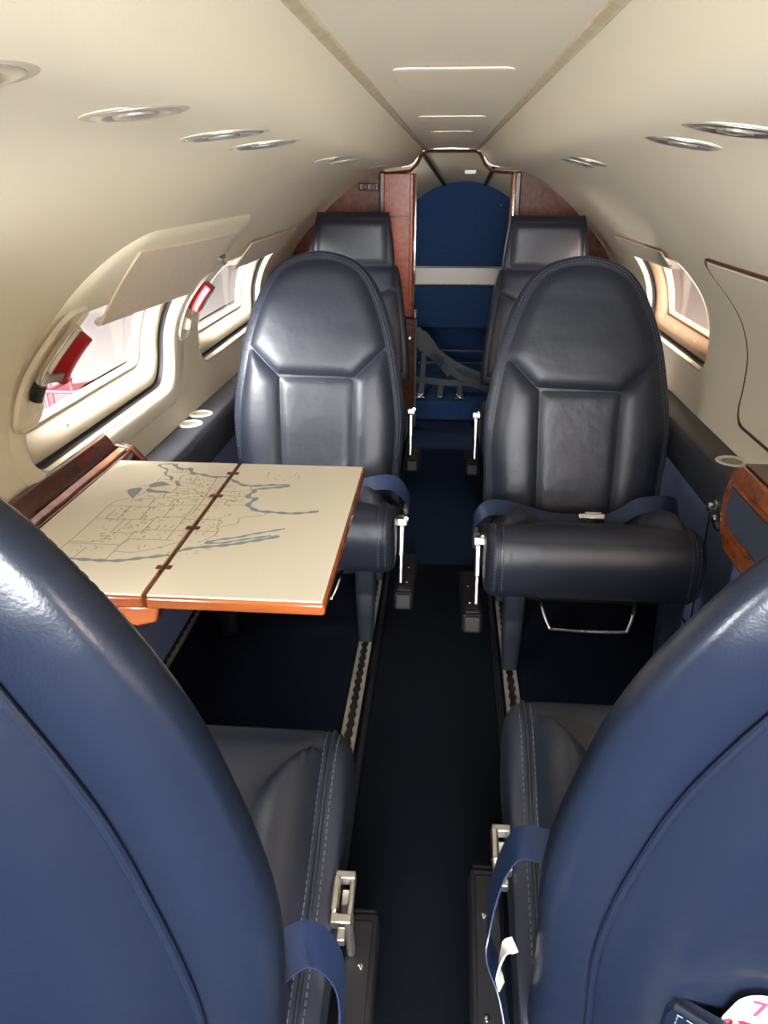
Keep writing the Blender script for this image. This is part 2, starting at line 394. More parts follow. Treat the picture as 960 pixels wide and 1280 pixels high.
def shade(sg, quad, thick, material='shade'):
    """quad (y0b,y1b,sb,y0t,y1t,st): sheet lying just inside the wall"""
    y0b, y1b, sb0, sb1, y0t, y1t, st0, st1 = quad; mb = MB(); L0, L1 = [], []
    for i in range(13):
        t = i/12; a, b = y0b+(y0t-y0b)*t, y1b+(y1t-y1b)*t; r0, r1 = [], []
        for j in range(13):
            q = j/12; s = (sb0+(sb1-sb0)*q)*(1-t)+(st0+(st1-st0)*q)*t; y = a+(b-a)*q
            r0.append(on_wall(sg, y, s, -.019+.003*t)); r1.append(on_wall(sg, y, s, -.019+.003*t+thick))
        L0.append(r0); L1.append(r1)
    mb.loft([a+b[::-1] for a, b in zip(L0, L1)], True, True); return mb
t = thing('window_shade', 'large pinkish cream fabric shade half lowered over the big left window', 'window shade', (0,0,0), 0, 'window shades')
shade(-1, (1.43, 2.05, .435, .405, 1.33, 2.02, .63, .61), .004).build('shade_fabric', 'shade', t, angle=50)
m2 = MB().tube([on_wall(-1, 1.425+.63*k/12, .437-.031*k/12, -.014) for k in range(13)], .008, 8); m2.build('pull_bar', 'shade', t)
t = thing('window_shade', 'small cream shade at the top of the second left window', 'window shade', (0,0,0), 0, 'window shades')
shade(-1, (2.42, 3.10, .43, .43, 2.40, 3.10, .535, .535), .004).build('shade_fabric', 'shade', t, angle=50)
MB().tube([on_wall(-1, 2.42+.68*k/12, .43, -.014) for k in range(13)], .006, 8).build('pull_bar', 'shade', t)
t = thing('window_shade', 'small cream shade at the top of the right window', 'window shade', (0,0,0), 0, 'window shades')
shade(1, (2.36, 2.98, .455, .44, 2.34, 3.0, .515, .515), .004, ).build('shade_fabric', 'frame_cream', t, angle=50)
MB().tube([on_wall(1, 2.36+.62*k/12, .455-.015*k/12, -.014) for k in range(13)], .006, 8).build('pull_bar', 'shade', t)
# closed shade panel on the right
mb = wall_ring(1, [(rrect(1.22, 1.96, .08, .53, .055), .004), (rrect(1.22, 1.96, .08, .53, .055, .001), -.004), (rrect(1.22, 1.96, .08, .53, .055, .006), -.008)])
vv, ff = fill2d(resample(rrect(1.22, 1.96, .08, .53, .055, .006), .02, True), [], .03)
mb.add([on_wall(1, y, s, -.008) for y, s in vv], ff)
t = tag(mb.build('window_cover_panel', 'cream', angle=50), 'closed cream window cover on the right wall above the wooden console', 'panel')
MB().tube([on_wall(1, y, q, -.004) for y, q in resample(rrect(1.22, 1.96, .08, .53, .055, -.002), .015, True)], .0042, 6, closed=True).build('edge_trim', 'wood_burl', t)

# exit handles beside the big left window
def handle(y, s0, s1, label, red, dy):
    t = thing('exit_handle', label, 'handle', (0,0,0))
    rr = rrect(y-.055, y+.045, s0-.10, s1+.03, .035)
    mb = wall_ring(-1, [(rr, -.011), (rrect(y-.055, y+.045, s0-.10, s1+.03, .035, .004), -.018), (rrect(y-.055, y+.045, s0-.10, s1+.03, .035, .010), -.012)])
    vv, ff = fill2d(resample(rrect(y-.055, y+.045, s0-.10, s1+.03, .035, .010), .012, True), [], .015)
    mb.add([on_wall(-1, a, b, -.012) for a, b in vv], ff); mb.build('handle_recess', 'cream', t, angle=50)
    if red:
        MB().tube([on_wall(-1, y-.01, s0+(s1-s0)*k/8, -.026) for k in range(9)], .010, 12).build('rod', 'chrome', t)
        MB().tube([on_wall(-1, y-.012, s0-.030+.035*k/4, -.026) for k in range(5)], .0112, 12).build('rod_end', 'black', t)
        MB().loft([[on_wall(-1, y-.03+.08*k/6, s0+.03-.02*k/6+e, o) for e, o in ((-.010, -.034), (.010, -.034), (.010, -.038), (-.010, -.038))] for k in range(7)]).build('bracket', 'steel', t)
    c0, c1 = (s0-.01, s1-.035) if red else (s0, s1)
    yy = y+dy
    hw = .009 if red else .021
    pl = MB().loft([[on_wall(-1, yy+a, c0+(c1-c0)*k/8, o) for a, o in ((-hw, -.014), (hw, -.014), (hw, -.042), (-hw, -.042))] for k in range(9)]).build('placard', 'red', t, bevel=.003)
    m3 = MB()
    if red:
        for k in range(13):
            u = c0+(c1-c0)*(.12+.058*k)
            m3.loft([[on_wall(-1, yy+a, u+e, -.0424) for a in (-.004, .004)] for e in (0, .0045)], False)
        m3.build('lettering', 'white', pl)
    else:
        m3.loft([[on_wall(-1, yy+a, c0+(c1-c0)*k, -.0440) for a in (-.016, .016)] for k in np.linspace(.08, .92, 9)], False); m3.build('white_plate', 'white', pl)
        m4 = MB()
        for k in range(10):
            u = c0+(c1-c0)*(.16+.07*k); m4.loft([[on_wall(-1, yy+a, u+e, -.0444) for a in (-.011, .010-.004*(k % 3))] for e in (0, .003)], False)
        m4.build('lettering', 'strap_grey', pl)
        MB().loft([[on_wall(-1, y+a, s0-.045+e, o) for e, o in ((-.02, -.012), (.02, -.012), (.016, -.034), (-.016, -.034))] for a in (-.03, 0, .03)]).build('bracket', 'cream', t, bevel=.006)
handle(1.275, .335, .475, 'chrome exit handle with a red placard at the near edge of the left window', True, .062)
handle(2.155, .33, .42, 'white placard with a red border between the two left windows', False, .0)
t = thing('shade_catch', 'small brass catch on the left wall above the white placard', 'catch', on_wall(-1, 2.115, .505, -.006))
MB().box((0, -.035, -.008), (.014, .03, .008)).build('catch_body', 'steel', t, bevel=.004)
MB().tube([(.006, -.03, 0), (.022, -.04, -.006), (.026, -.03, -.014)], .005, 8).build('catch_lever', 'steel', t)

# ------------------------------------------------------------------ ceiling lights
LT = [(-1, .385, .968, 'far left of the photo, nearest the camera'), (-1, .611, .968, 'second from the camera over the near left seat'), (-1, .89, .957, 'third from the camera on the left ceiling'),
      (-1, 1.115, .949, 'fourth from the camera on the left ceiling'), (-1, 1.861, .934, 'fifth along the left ceiling, above the map table'), (-1, 2.116, .933, 'sixth along the left ceiling'), (-1, 3.1, .932, 'last along the left ceiling, near the bulkhead'),
      (1, .793, .943, 'at the right edge of the photo, nearest the camera'), (1, 1.016, .929, 'second from the camera on the right ceiling'), (1, 1.828, .906, 'third from the camera on the right ceiling'), (1, 1.985, .904, 'fourth from the camera on the right ceiling')]
for sg, y, s, where in LT:
    pa, pb = prof(s-.045), prof(s+.045); tg = (pb-pa)/np.linalg.norm(pb-pa); nr = np.array([tg[1], -tg[0]]); pc = prof(s)*.5+(pa+pb)*.25; c = (sg*pc[0], y, pc[1]); ax = Vector((sg*nr[0], 0, nr[1]))   # outward
    t = thing('reading_light', 'round chrome reading light, '+where, 'ceiling light', c, 0, 'ceiling reading lights')
    t.rotation_euler = (-ax).to_track_quat('Z', 'Y').to_euler()
    big = .040 if y < .7 else .049
    MB().lathe([(big, -.004), (big, .0005), (big-.003, .0012), (big-.008, .0008), (big-.010, -.004)], 40).build('bezel', 'frame_cream', t)
    MB().lathe([(big-.007, -.002), (big-.007, .0012), (big-.011, .0026), (big-.016, .0022), (big-.021, -.001), (.022, -.002), (.001, -.002)], 40).build('reflector', 'reflector', t)
    MB().lathe([(.018, -.002), (.016, .0028), (.008, .004), (.001, .0042)], 24).build('nozzle', 'steel', t)

# ------------------------------------------------------------------ seats
BL = .61
AT = smooth_path([(math.sqrt(d), w) for d, w in ((0, 0), (.006, .050), (.02, .092), (.045, .128), (.095, .165), (.195, .206), (.29, .228), (.45, .25), (.61, .243))], 12)
def arch(s, inset=0.):
    d = np.maximum(BL-inset-s, 0); w = np.interp(np.sqrt(d), AT[:, 0], AT[:, 1])
    return np.maximum(w-inset*(1-np.exp(-d/.07)), 0)
def thick(s): return .115-.03*np.clip(s/.4, 0, 1)-.045*np.clip((s-.36)/.25, 0, 1)**2
def ycen(s): return .012*math.sin(PI*min(s/.5, 1))-.03*max(0, s-.35)
SN = 3.0
def face_y(x, s, sgn):
    w = max(float(arch(s)), 1e-4); k = min(abs(x)/w, 1)
    return ycen(s)+sgn*thick(s)/2*(1-k**SN)**(1/SN)
def bez(a, c, b, n=12):
    a, b, c = map(np.array, (a, b, c)); return [tuple((1-t)**2*a+2*t*(1-t)*c+t*t*b) for t in np.linspace(0, 1, n)]
def arch_line(sa, inset, n=50):   # right side from sa up to the top, then left side down
    L = BL-inset-.0005; ss = [sa+(L-sa)*(1-(1-t)**2) for t in np.linspace(0, 1, n)]
    R = [(float(arch(s, inset)), s) for s in ss]; return R+[(-x, s) for x, s in reversed(R[:-1])]

def lower_line(inset, sj, s_lo, n=16): return [(float(arch(s, inset)), s) for s in np.linspace(sj, s_lo, n)]
def make_backrest(root, tilt, shell='leather', bi=.052, dn=.035):
    mb = MB(); loops = []
    for t in np.linspace(0, 1, 64):
        s = -.12+(BL+.12)*(1-(1-t)**1.7)*.9995; w = max(float(arch(s)), .0015); T = thick(s); 
        if s < -.10: T *= .8
        lp = []
        for k in range(72):
            a = 2*PI*k/72; c, q = math.cos(a), math.sin(a)
            x = w*math.copysign(abs(c)**(2/SN), c); y = ycen(s)+T/2*math.copysign(abs(q)**(2/SN), q)
            lp.append((x, y, s))
        loops.append(lp)
    mb.loft(loops); back = mb.build('backrest', shell, root, angle=70)
    back.location = (0, -.45, .365); back.rotation_euler = (tilt, 0, 0)
    F = lambda x, s, h: (x, face_y(x, s, 1)+h, s)
    I = .024; sj, sb, xi = .345, .258, .107
    sr = bez((xi, sb), (.145, sb+.035), (float(arch(sj, I)), sj))      # right slanting seam
    head = arch_line(sj, I)+[(-x, s) for x, s in reversed(sr)][1:]+sr[1:-1]
    pillow(head, F, .014, .045).build('head_panel', 'leather', back, angle=180)
    for sg in (1, -1):
        p = [(sg*x, s) for x, s in sr]+[(sg*x, s) for x, s in lower_line(I, sj, -.10, 24)[1:]]+[(sg*.098, -.10)]
        pillow(p, F, .018, .05).build('side_bolster', 'leather', back, angle=180)
    pillow([(-xi, sb), (xi, sb), (.098, -.10), (-.098, -.10)], F, .007, .03).build('perforated_panel', 'perforated', back, angle=180)
    for inset in (.010, .017):
        st = MB(); stitches(st, [F(x, s, .0012) for x, s in [(a, b) for a, b in reversed(lower_line(inset, .36, -.10, 24))][:-1]+arch_line(.36, inset)+[(-a, b) for a, b in lower_line(inset, .36, -.10, 24)][1:]]); st.build('stitching', 'stitch', back)
    B = lambda x, s, h: (x, face_y(x, s, -1)-h, s)
    bp = [(a, b-dn*np.clip((b-.2)/.3, 0, 1)) for a, b in list(reversed(lower_line(bi, .36, -.10, 24)))[:-1]+arch_line(.36, bi)+[(-a, b) for a, b in lower_line(bi, .36, -.10, 24)][1:]]
    pillow(bp, B, .028, .10).build('back_panel', 'leather_back', back, angle=180)
    MB().tube([B(x, s, .004) for x, s in bp], .0036, 8).build('piping', 'leather_back', back)
    return back

CP = [(-.46, .185), (-.472, .225), (-.445, .268), (-.36, .293), (-.23, .342), (-.13, .398), (-.065, .420), (-.018, .408), (.006, .366), (.008, .32), (-.004, .272), (-.04, .247), (-.12, .243), (-.26, .225), (-.42, .18)]
CPS = smooth_path(CP, 7, True)
CTP = smooth_path(CP[1:9], 8); CTP = CTP[np.argsort(CTP[:, 0])]
def ctop(y): return float(np.interp(y, CTP[:, 0], CTP[:, 1]))
def cush_loop(x):
    r, H = .030, .25; e = max(0, abs(x)-(H-r)); off = r-math.sqrt(max(r*r-e*e, 0)); c = CPS.mean(0)
    ext = CPS.max(0)-CPS.min(0); sc = 1-2*off/ext
    return [(x, *(c+(p-c)*sc)) for p in CPS]
def make_cushion(root):
    xs = np.r_[-.25+.03*(1-np.cos(np.linspace(0, PI/2, 8))), np.linspace(-.215, .215, 20), .22+.03*np.sin(np.linspace(0, PI/2, 8))]
    cu = MB().loft([cush_loop(x) for x in xs]).build('seat_cushion', 'leather', root, angle=70); cu.location = (0, 0, -.022)
    F = lambda x, y, h: (x, y, ctop(y)+h)
    sr = bez((.115, -.165), (.135, -.10), (.213, -.062))
    for sg in (1, -1):
        p = [(sg*x, y) for x, y in sr]+[(sg*.213, -.40), (sg*.115, -.40)]
        pillow(p, F, .052, .06).build('side_bolster', 'leather', cu, angle=180)
    pillow([(-.115, -.165), (.115, -.165), (.115, -.40), (-.115, -.40)], F, .009, .03).build('seat_panel', 'leather', cu, angle=180)
    fr = [(-x, y) for x, y in reversed(sr)][:-1]+[(-.115, -.165)]+sr
    pillow(list(fr)+[(.213, -.012), (-.213, -.012)], F, .006, .03).build('front_roll', 'leather', cu, angle=180)
    for sg in (1, -1):
        for x in (.212, .230):
            st0 = [p for p in cush_loop(sg*x)]
            st0 = [(px, y, z) for px, y, z in st0]; seq = [p for i, p in enumerate(st0) if 14 < i < 70]
            c = CPS.mean(0); seq = [(px+sg*.0008, y+.0008*np.sign(y-c[0]), z+.0008) for px, y, z in seq]
            st = MB(); stitches(st, seq); st.build('stitching', 'stitch', cu)
        pp = cush_loop(sg*.221); c = CPS.mean(0)
        MB().tube([(px+sg*.001, y+(y-c[0])*.004, z+(z-c[1])*.01) for px, y, z in pp], .0032, 6, closed=True).build('piping', 'leather', cu)
    return cu
def make_base(root, sd):
    MB().box((-.19, -.42, .165), (.19, -.12, .200)).build('seat_frame', 'black', root, bevel=.01)
    for x in (sd*.175, -sd*.20):
        for y in (-.055, -.40):
            L = []
            for z, a in (((.235 if y > -.2 else .18), .027), (.165, .026), (.160, .0245), (.155, .026), (.075, .0225), (.03, .020), (.012, .019)):
                L.append([(x+a*math.copysign(abs(math.cos(q))**.5, math.cos(q)), y+a*math.copysign(abs(math.sin(q))**.5, math.sin(q)), z) for q in np.linspace(0, 2*PI, 25)[:-1]])
            MB().loft(L).build('leg', 'leather', root, angle=50)
    P = smooth_path([(.115, -.20, .215), (.113, -.06, .21), (.095, -.012, .165), (.07, -.006, .155), (-.07, -.006, .155), (-.095, -.012, .165), (-.113, -.06, .21), (-.115, -.20, .215)], 6)
    MB().tube(P, .0042, 8).build('release_bar', 'chrome', root)
def make_armrest(root, sd, dy=0.):
    ar = bpy.data.objects.new('armrest', None); COL.objects.link(ar); ar.parent = root; ar.location = (0, dy, 0)
    x0, x1 = sorted((sd*.247, sd*.298)); am = Matrix.Translation((0, -.09, .12)) @ Matrix.Rotation(R5(11), 4, 'X') @ Matrix.Translation((0, .09, -.12))
    MB().box((x0, -.47, .097), (x1, -.09, .147), am).build('armrest_pad', 'black', ar, bevel=.008, seg=3)
    xa, xb = sorted((sd*.252, sd*.290))
    MB().box((xa, -.455, .144), (xb, -.105, .1495), am).build('top_plate', 'black', ar, bevel=.002)
    for y in (-.17, -.31):
        rv = MB(); rv.lathe([(.0045, .149), (.0035, .152), (.001, .1525)], 10, am @ Matrix.Translation((sd*.277, y, 0))); rv.build('rivet', 'chrome', ar)
    MB().box((x0+.004, -.097, .10), (x1-.004, -.082, .143), am).build('end_cap', 'rubber', ar, bevel=.006, seg=3)
    # lever with its hinge
    lv = MB(); mt = Matrix.Translation((sd*.262, -.16, .15)) @ Matrix.Rotation(math.radians(14), 4, 'X')
    lv.box((-.005, -.008, -.01), (.005, .008, .075), mt); lv.box((-.0065, -.011, .065), (.0065, .011, .15), mt)
    lv.build('lever', 'steel', ar, bevel=.003)
    hb = MB(); m3 = Matrix.Translation((sd*.262, -.205, .305)) @ Matrix.Rotation(math.radians(14), 4, 'X')
    hb.box((-.014, -.034, -.010), (-.008, .030, .008), m3); hb.box((.006, -.034, -.010), (.012, .030, .008), m3)
    hb.box((-.014, .020, -.010), (.012, .031, .009), m3); hb.box((-.014, -.036, -.010), (.012, -.024, .009), m3)
    hb.box((-.004, -.055, -.012), (.006, -.038, .004), m3)
    hb.build('hinge', 'steel', ar, bevel=.002)
    MB().tube([m3 @ Vector((-.011, -.022, .008)), m3 @ Vector((-.011, .02, .008))], .006, 12).build('hinge_pin', 'chrome', ar)
    return ar
def make_seat(label, loc, rotz, sd, tilt, shell='leather', ardy=0., bi=.052, dn=.035):
    t = thing('passenger_seat', label, 'seat', loc, rotz, 'navy leather club seats')
    make_base(t, sd); make_cushion(t); make_backrest(t, tilt, shell, bi, dn); make_armrest(t, sd, ardy); return t

nl = make_seat('navy leather seat back filling the lower left, facing the map table', (-.368, .935, 0), 0, 1, R5(4), 'leather_back', -.03, .058, -.02)
nr = make_seat('blue leather seat back at lower right with a pocket and card', (.362, 1.03, 0), 0, -1, R5(4), 'leather_back', -.03)

def clone(src, label, loc, rotz):
    r = src.copy(); COL.objects.link(r); r.location = loc; r.rotation_euler = (0, 0, rotz); r['label'] = label
    for ch in list(src.children):
        c = ch.copy(); COL.objects.link(c); c.parent = r
        for g in ch.children:
            d = g.copy(); COL.objects.link(d); d.parent = c
    return r
mr = clone(nl, 'navy leather seat on the right facing the camera, belt buckled across it', (.362, 1.60, 0), PI)
ml = clone(nr, 'navy leather seat on the left facing the camera behind the map table', (-.362, 1.70, 0), PI)
for s in (mr, ml):
    for c in s.children:
        if c.name.startswith('backrest'):
            c.rotation_euler = (R5(13), 0, 0); c.location = (0, -.435, .365)
            c.data = c.data.copy(); c.data.materials[0] = M['leather']
        if c.name.startswith('armrest'): c.location = (0, .02, 0)

for s_, y_, z_, a_ in ((nl, -.495, .447, 9), (nr, -.45, .380, 11)):
    for c in s_.children:
        if c.name.startswith('backrest'): c.rotation_euler = (R5(a_), 0, 0); c.location = (0, y_, z_)
# lap belts
def zt(y): return ctop(y)
def belt(root, pts, wd, name='lap_belt', width=.044):
    return MB().ribbon(smooth_path(pts, 8), wd, width).build(name, 'webbing', root, angle=60)
def buckled(root, sd):
    w = (0, -.75, .66); n0 = set(root.children)
    b1 = belt(root, [(sd*.264, -.33, .255), (sd*.272, -.29, .30), (sd*.270, -.255, .345), (sd*.240, -.245, .384), (sd*.19, -.245, .386), (sd*.13, -.25, .368), (sd*.07, -.255, .352), (sd*.02, -.255, .350), (-sd*.03, -.255, .352)], w)
    b2 = belt(root, [(-sd*.262, -.37, .30), (-sd*.264, -.31, .36), (-sd*.235, -.275, .398), (-sd*.185, -.258, .405), (-sd*.14, -.252, .398), (-sd*.105, -.252, .372), (-sd*.075, -.255, .354), (-sd*.04, -.255, .352)], w)
    mt = Matrix.Translation((-sd*.028, -.252, .358)) @ Matrix.Rotation(R5(38), 4, 'X')
    bk = MB().box((-.034, -.018, -.004), (.034, .018, .014), mt).build('buckle', 'chrome', root, bevel=.005, seg=3)
    MB().box((-.026, -.013, .013), (.016, .013, .0185), mt).build('buckle_flap', 'steel', bk, bevel=.002)
    MB().box((sd*.258-.006, -.35, .235), (sd*.262+.008, -.305, .285)).build('belt_anchor', 'steel', root, bevel=.006)
    for c in root.children:
        if c not in n0: c.location.z = -.02
buckled(mr, 1)
belt(ml, [(-.264, -.33, .255), (-.276, -.27, .31), (-.272, -.20, .37), (-.235, -.185, .412), (-.17, -.20, .40), (-.11, -.23, .365), (-.05, -.25, .35)], (0, -.75, .66))
MB().box((-.272, -.35, .235), (-.258, -.305, .285)).build('belt_anchor', 'steel', ml, bevel=.004)
belt(nl, [(.20, -.455, .43), (.245, -.405, .44), (.272, -.37, .36), (.277, -.38, .29), (.268, -.41, .22), (.26, -.43, .19)], (0, 1, .1))
belt(nr, [(-.225, -.36, .445), (-.258, -.345, .43), (-.277, -.34, .37), (-.287, -.36, .30), (-.272, -.40, .26), (-.262, -.43, .22)], (0, 1, .1))
MB().ribbon(smooth_path([(-.258, -.395, .325), (-.270, -.40, .322), (-.277, -.412, .302), (-.273, -.42, .285)], 6), (.2, 1, .2), .018, .002).build('belt_tongue_cover', 'white_metal', nr)

# ------------------------------------------------------------------ aft seats
def aft_back_loop(w, T, z, yc, n=56, N=4.):
    return [(w*math.copysign(abs(math.cos(a))**(2/N), math.cos(a)), yc+T/2*math.copysign(abs(math.sin(a))**(2/N), math.sin(a)), z) for a in np.linspace(0, 2*PI, n+1)[:-1]]
def make_aft(label, loc, sd):
    t = thing('aft_seat', label, 'seat', loc, PI, 'rear row seats with tall headrests')
    make_base(t, sd); make_cushion(t); make_armrest(t, sd, .02)
    W = lambda s: .242-.055*np.clip(s/.46, 0, 1)**1.5
    L = []
    for s in np.r_[0, .01, np.linspace(.03, .42, 16), .445, .455, .46]:
        k = 1-.25*max(0, (s-.43)/.03)**2-(.15 if s == 0 else 0)
        L.append(aft_back_loop(float(W(s))*(1 if s < .43 else 1-.03*((s-.43)/.03)**2), .12*k, s, .01*math.sin(PI*s/.46)))
    b = MB().loft(L).build('backrest', 'leather', t, angle=60); b.location = (0, -.44, .36); b.rotation_euler = (R5(15), 0, 0)
    F = lambda x, s, h: (x, .01*math.sin(PI*s/.46)+.06*(1-min(abs(x)/float(W(s)), 1)**4)**.25+h, s)
    sr = bez((.10, .31), (.13, .345), (float(W(.36))-.022, .36))
    for sg in (1, -1):
        pillow([(sg*x, s) for x, s in sr]+[(sg*(float(W(s))-.022), s) for s in np.linspace(.36, .03, 14)[1:]]+[(sg*.095, .03)], F, .015, .04).build('side_bolster', 'leather', b, angle=180)
    pillow([(-.10, .31), (.10, .31), (.095, .03), (-.095, .03)], F, .007, .03).build('perforated_panel', 'perforated', b, angle=180)
    up = [(-x, s) for x, s in reversed(sr)]+sr[0:]
    pillow(up+[(float(W(.44))-.02, .445), (-float(W(.44))+.02, .445)], F, .012, .03).build('shoulder_panel', 'leather', b, angle=180)
    L = []
    for s in np.r_[.0, .008, np.linspace(.02, .18, 10), .195, .205, .21]:
        k = 1 if s < .17 else math.sqrt(max(1-((s-.17)/.0415)**2, .05)); k *= (.85 if s == 0 else 1)
        L.append(aft_back_loop((.158+.012*math.cos(s*12))*(1 if s < .19 else .985), .10*k, s, .012, N=5.))
    h = MB().loft(L).build('headrest', 'leather', t, angle=60)
    h.location = (0, -.44-.46*math.sin(R5(15))-.005, .36+.46*math.cos(R5(15))-.002); h.rotation_euler = (R5(6), 0, 0)
    G = lambda x, s, q: (x, .012+.05*(1-min(abs(x)/.16, 1)**5)**.2+q, s)
    pillow([(-.148, .012), (.148, .012), (.140, .178), (-.140, .178)], G, .010, .03).build('headrest_pad', 'leather', h, angle=180)
    return t
make_aft('rear left navy seat with a tall square headrest before the wood bulkhead', (-.385, 2.72, .01), -1)
ar = make_aft('rear right navy seat with a square headrest, behind the buckled seat', (.39, 2.72, -.0), 1)

# ------------------------------------------------------------------ map table
TZ = .60
t = thing('folding_map_table', 'cream folding table printed with a map outline, opened from the left wall', 'table', (-.42, 1.21, TZ))
def leaf(x0, x1, nm):
    o = MB().box((x0, -.278, -.022), (x1, .284, -.002)).build(nm, 'wood_table', t, bevel=.005, seg=3)
    MB().box((x0+(.002 if x0 > -.01 else .002), -.274, -.003), (x1-.004, .280, .0005)).build('table_top', 'table_top', o, bevel=.0008)
    return o
lf1 = leaf(.0015, .262, 'table_leaf'); lf2 = leaf(-.262, -.0015, 'table_leaf')
MB().box((-.0012, -.276, -.020), (.0012, .282, -.003)).build('seam_strip', 'wood_burl', t)
for y in (-.19, -.045, .10, .22):
    m2 = MB().box((-.012, y-.006, .0003), (.012, y+.006, .0016)); m2.tube([(0, y-.009, .001), (0, y+.009, .001)], .0022, 8); m2.build('hinge', 'wood_burl', t, bevel=.0008)
m2 = MB().prism([(-.045, -.022), (.018, -.022), (.012, -.048), (-.018, -.056), (-.045, -.05)], 1, -.272, -.235); m2.build('support_bracket', 'wood_table', t, bevel=.004)
m2 = MB().box((-.24, -.24, -.035), (.0, -.215, -.022)).box((-.24, .215, -.035), (.0, .24, -.022)); m2.build('slide_rail', 'black', t)
# the printed map: north towards the wall, east away from the camera
def ll(lon, lat):
    k = (lon+96)/30.
    x = -.295-.0130*(lat-25.2)-.012*(k*k-.25); y = 1.372+.0077*(lon+80.5)
    return (x+.42, y-1.21)
def strip(mb, pts, wdt, z=.0009):
    P = resample(smooth_path(pts, 4) if len(pts) > 2 else pts, .004)
    T = np.gradient(P, axis=0); T /= np.maximum(np.linalg.norm(T, axis=1), 1e-9)[:, None]; N = np.stack([-T[:, 1], T[:, 0]], 1)
    wv = wdt*(1+.35*np.sin(np.arange(len(P))*.9)) if wdt > .002 else np.full(len(P), wdt)
    a, b = P+N*wv[:, None]/2, P-N*wv[:, None]/2; k = (np.abs(P[:, 0]) < .258) & (np.abs(P[:, 0]) > .003) & (P[:, 1] < .272) & (P[:, 1] > -.268)
    run = []
    def flush():
        if len(run) > 1: mb.loft([[(a[i, 0], a[i, 1], z) for i in run], [(b[i, 0], b[i, 1], z) for i in run]], False)
    for i in range(len(P)):
        if k[i]: run.append(i)
        else: flush(); run = []
    flush()
atl = [(-67,44.6),(-68.8,44.2),(-70.5,43.3),(-70.8,42.4),(-70,41.7),(-71.5,41.4),(-74,40.6),(-74.2,39.4),(-75.4,38.2),(-76,36.8),(-75.6,35.3),(-77.8,34),(-79.5,33),(-81.2,31.8),(-81.3,30),(-80.4,27.5),(-80.3,25.6),(-81.2,25.2),(-82,26.8),(-82.7,28.2),(-83.8,30),(-85.3,29.8),(-87.2,30.4),(-89.2,30.2),(-89.3,29.1),(-91,29.3),(-93.5,29.7),(-95.2,29),(-97,27.8),(-97.3,26),(-97.8,23.5),(-97.3,21.5),(-96,19.4)]
pac = [(-123,49),(-124.5,48.3),(-124,46),(-124.3,43.5),(-124.2,40.4),(-122.6,37.8),(-121.8,36.4),(-120.5,34.6),(-118.4,33.8),(-117.1,32.5),(-116.2,30.5),(-115,28.3),(-113.5,26.6),(-112,24.8),(-110,23)]
gulf = [(-114.8,31.8),(-114.4,29.6),(-112.8,27.8),(-111.2,25.6),(-110,24.1)]; gulf2 = [(-114.7,31.8),(-112.9,30.4),(-111.5,28.3),(-109.6,26.6),(-108,24.8),(-106.2,22.8)]
can = [(-67,44.8),(-67.8,47),(-70,46.3),(-71.4,45.2),(-75,45),(-76.5,44)]
mari = [(-65,47.5),(-66.2,45.2),(-64,45.4),(-61.5,46),(-64.5,43.8),(-66,43.8)]
gl = {'sup': [(-92,46.7),(-90,47.6),(-88,48.4),(-86,48.5),(-84.8,46.9),(-87.4,46.6),(-90.4,46.7)], 'mich': [(-87.6,41.8),(-86.4,43),(-86.2,44.6),(-85,45.8),(-87,45.7),(-87.8,44)],
      'hur': [(-84.4,45.8),(-82,46),(-80.2,44.6),(-81.7,43.4),(-82.4,43),(-83.4,44.4)], 'erie': [(-83.3,41.7),(-81,42.4),(-79,42.7),(-80.5,41.9),(-82.5,41.4)], 'ont': [(-79.6,43.3),(-77.5,43.9),(-76.2,44),(-77,43.3)]}
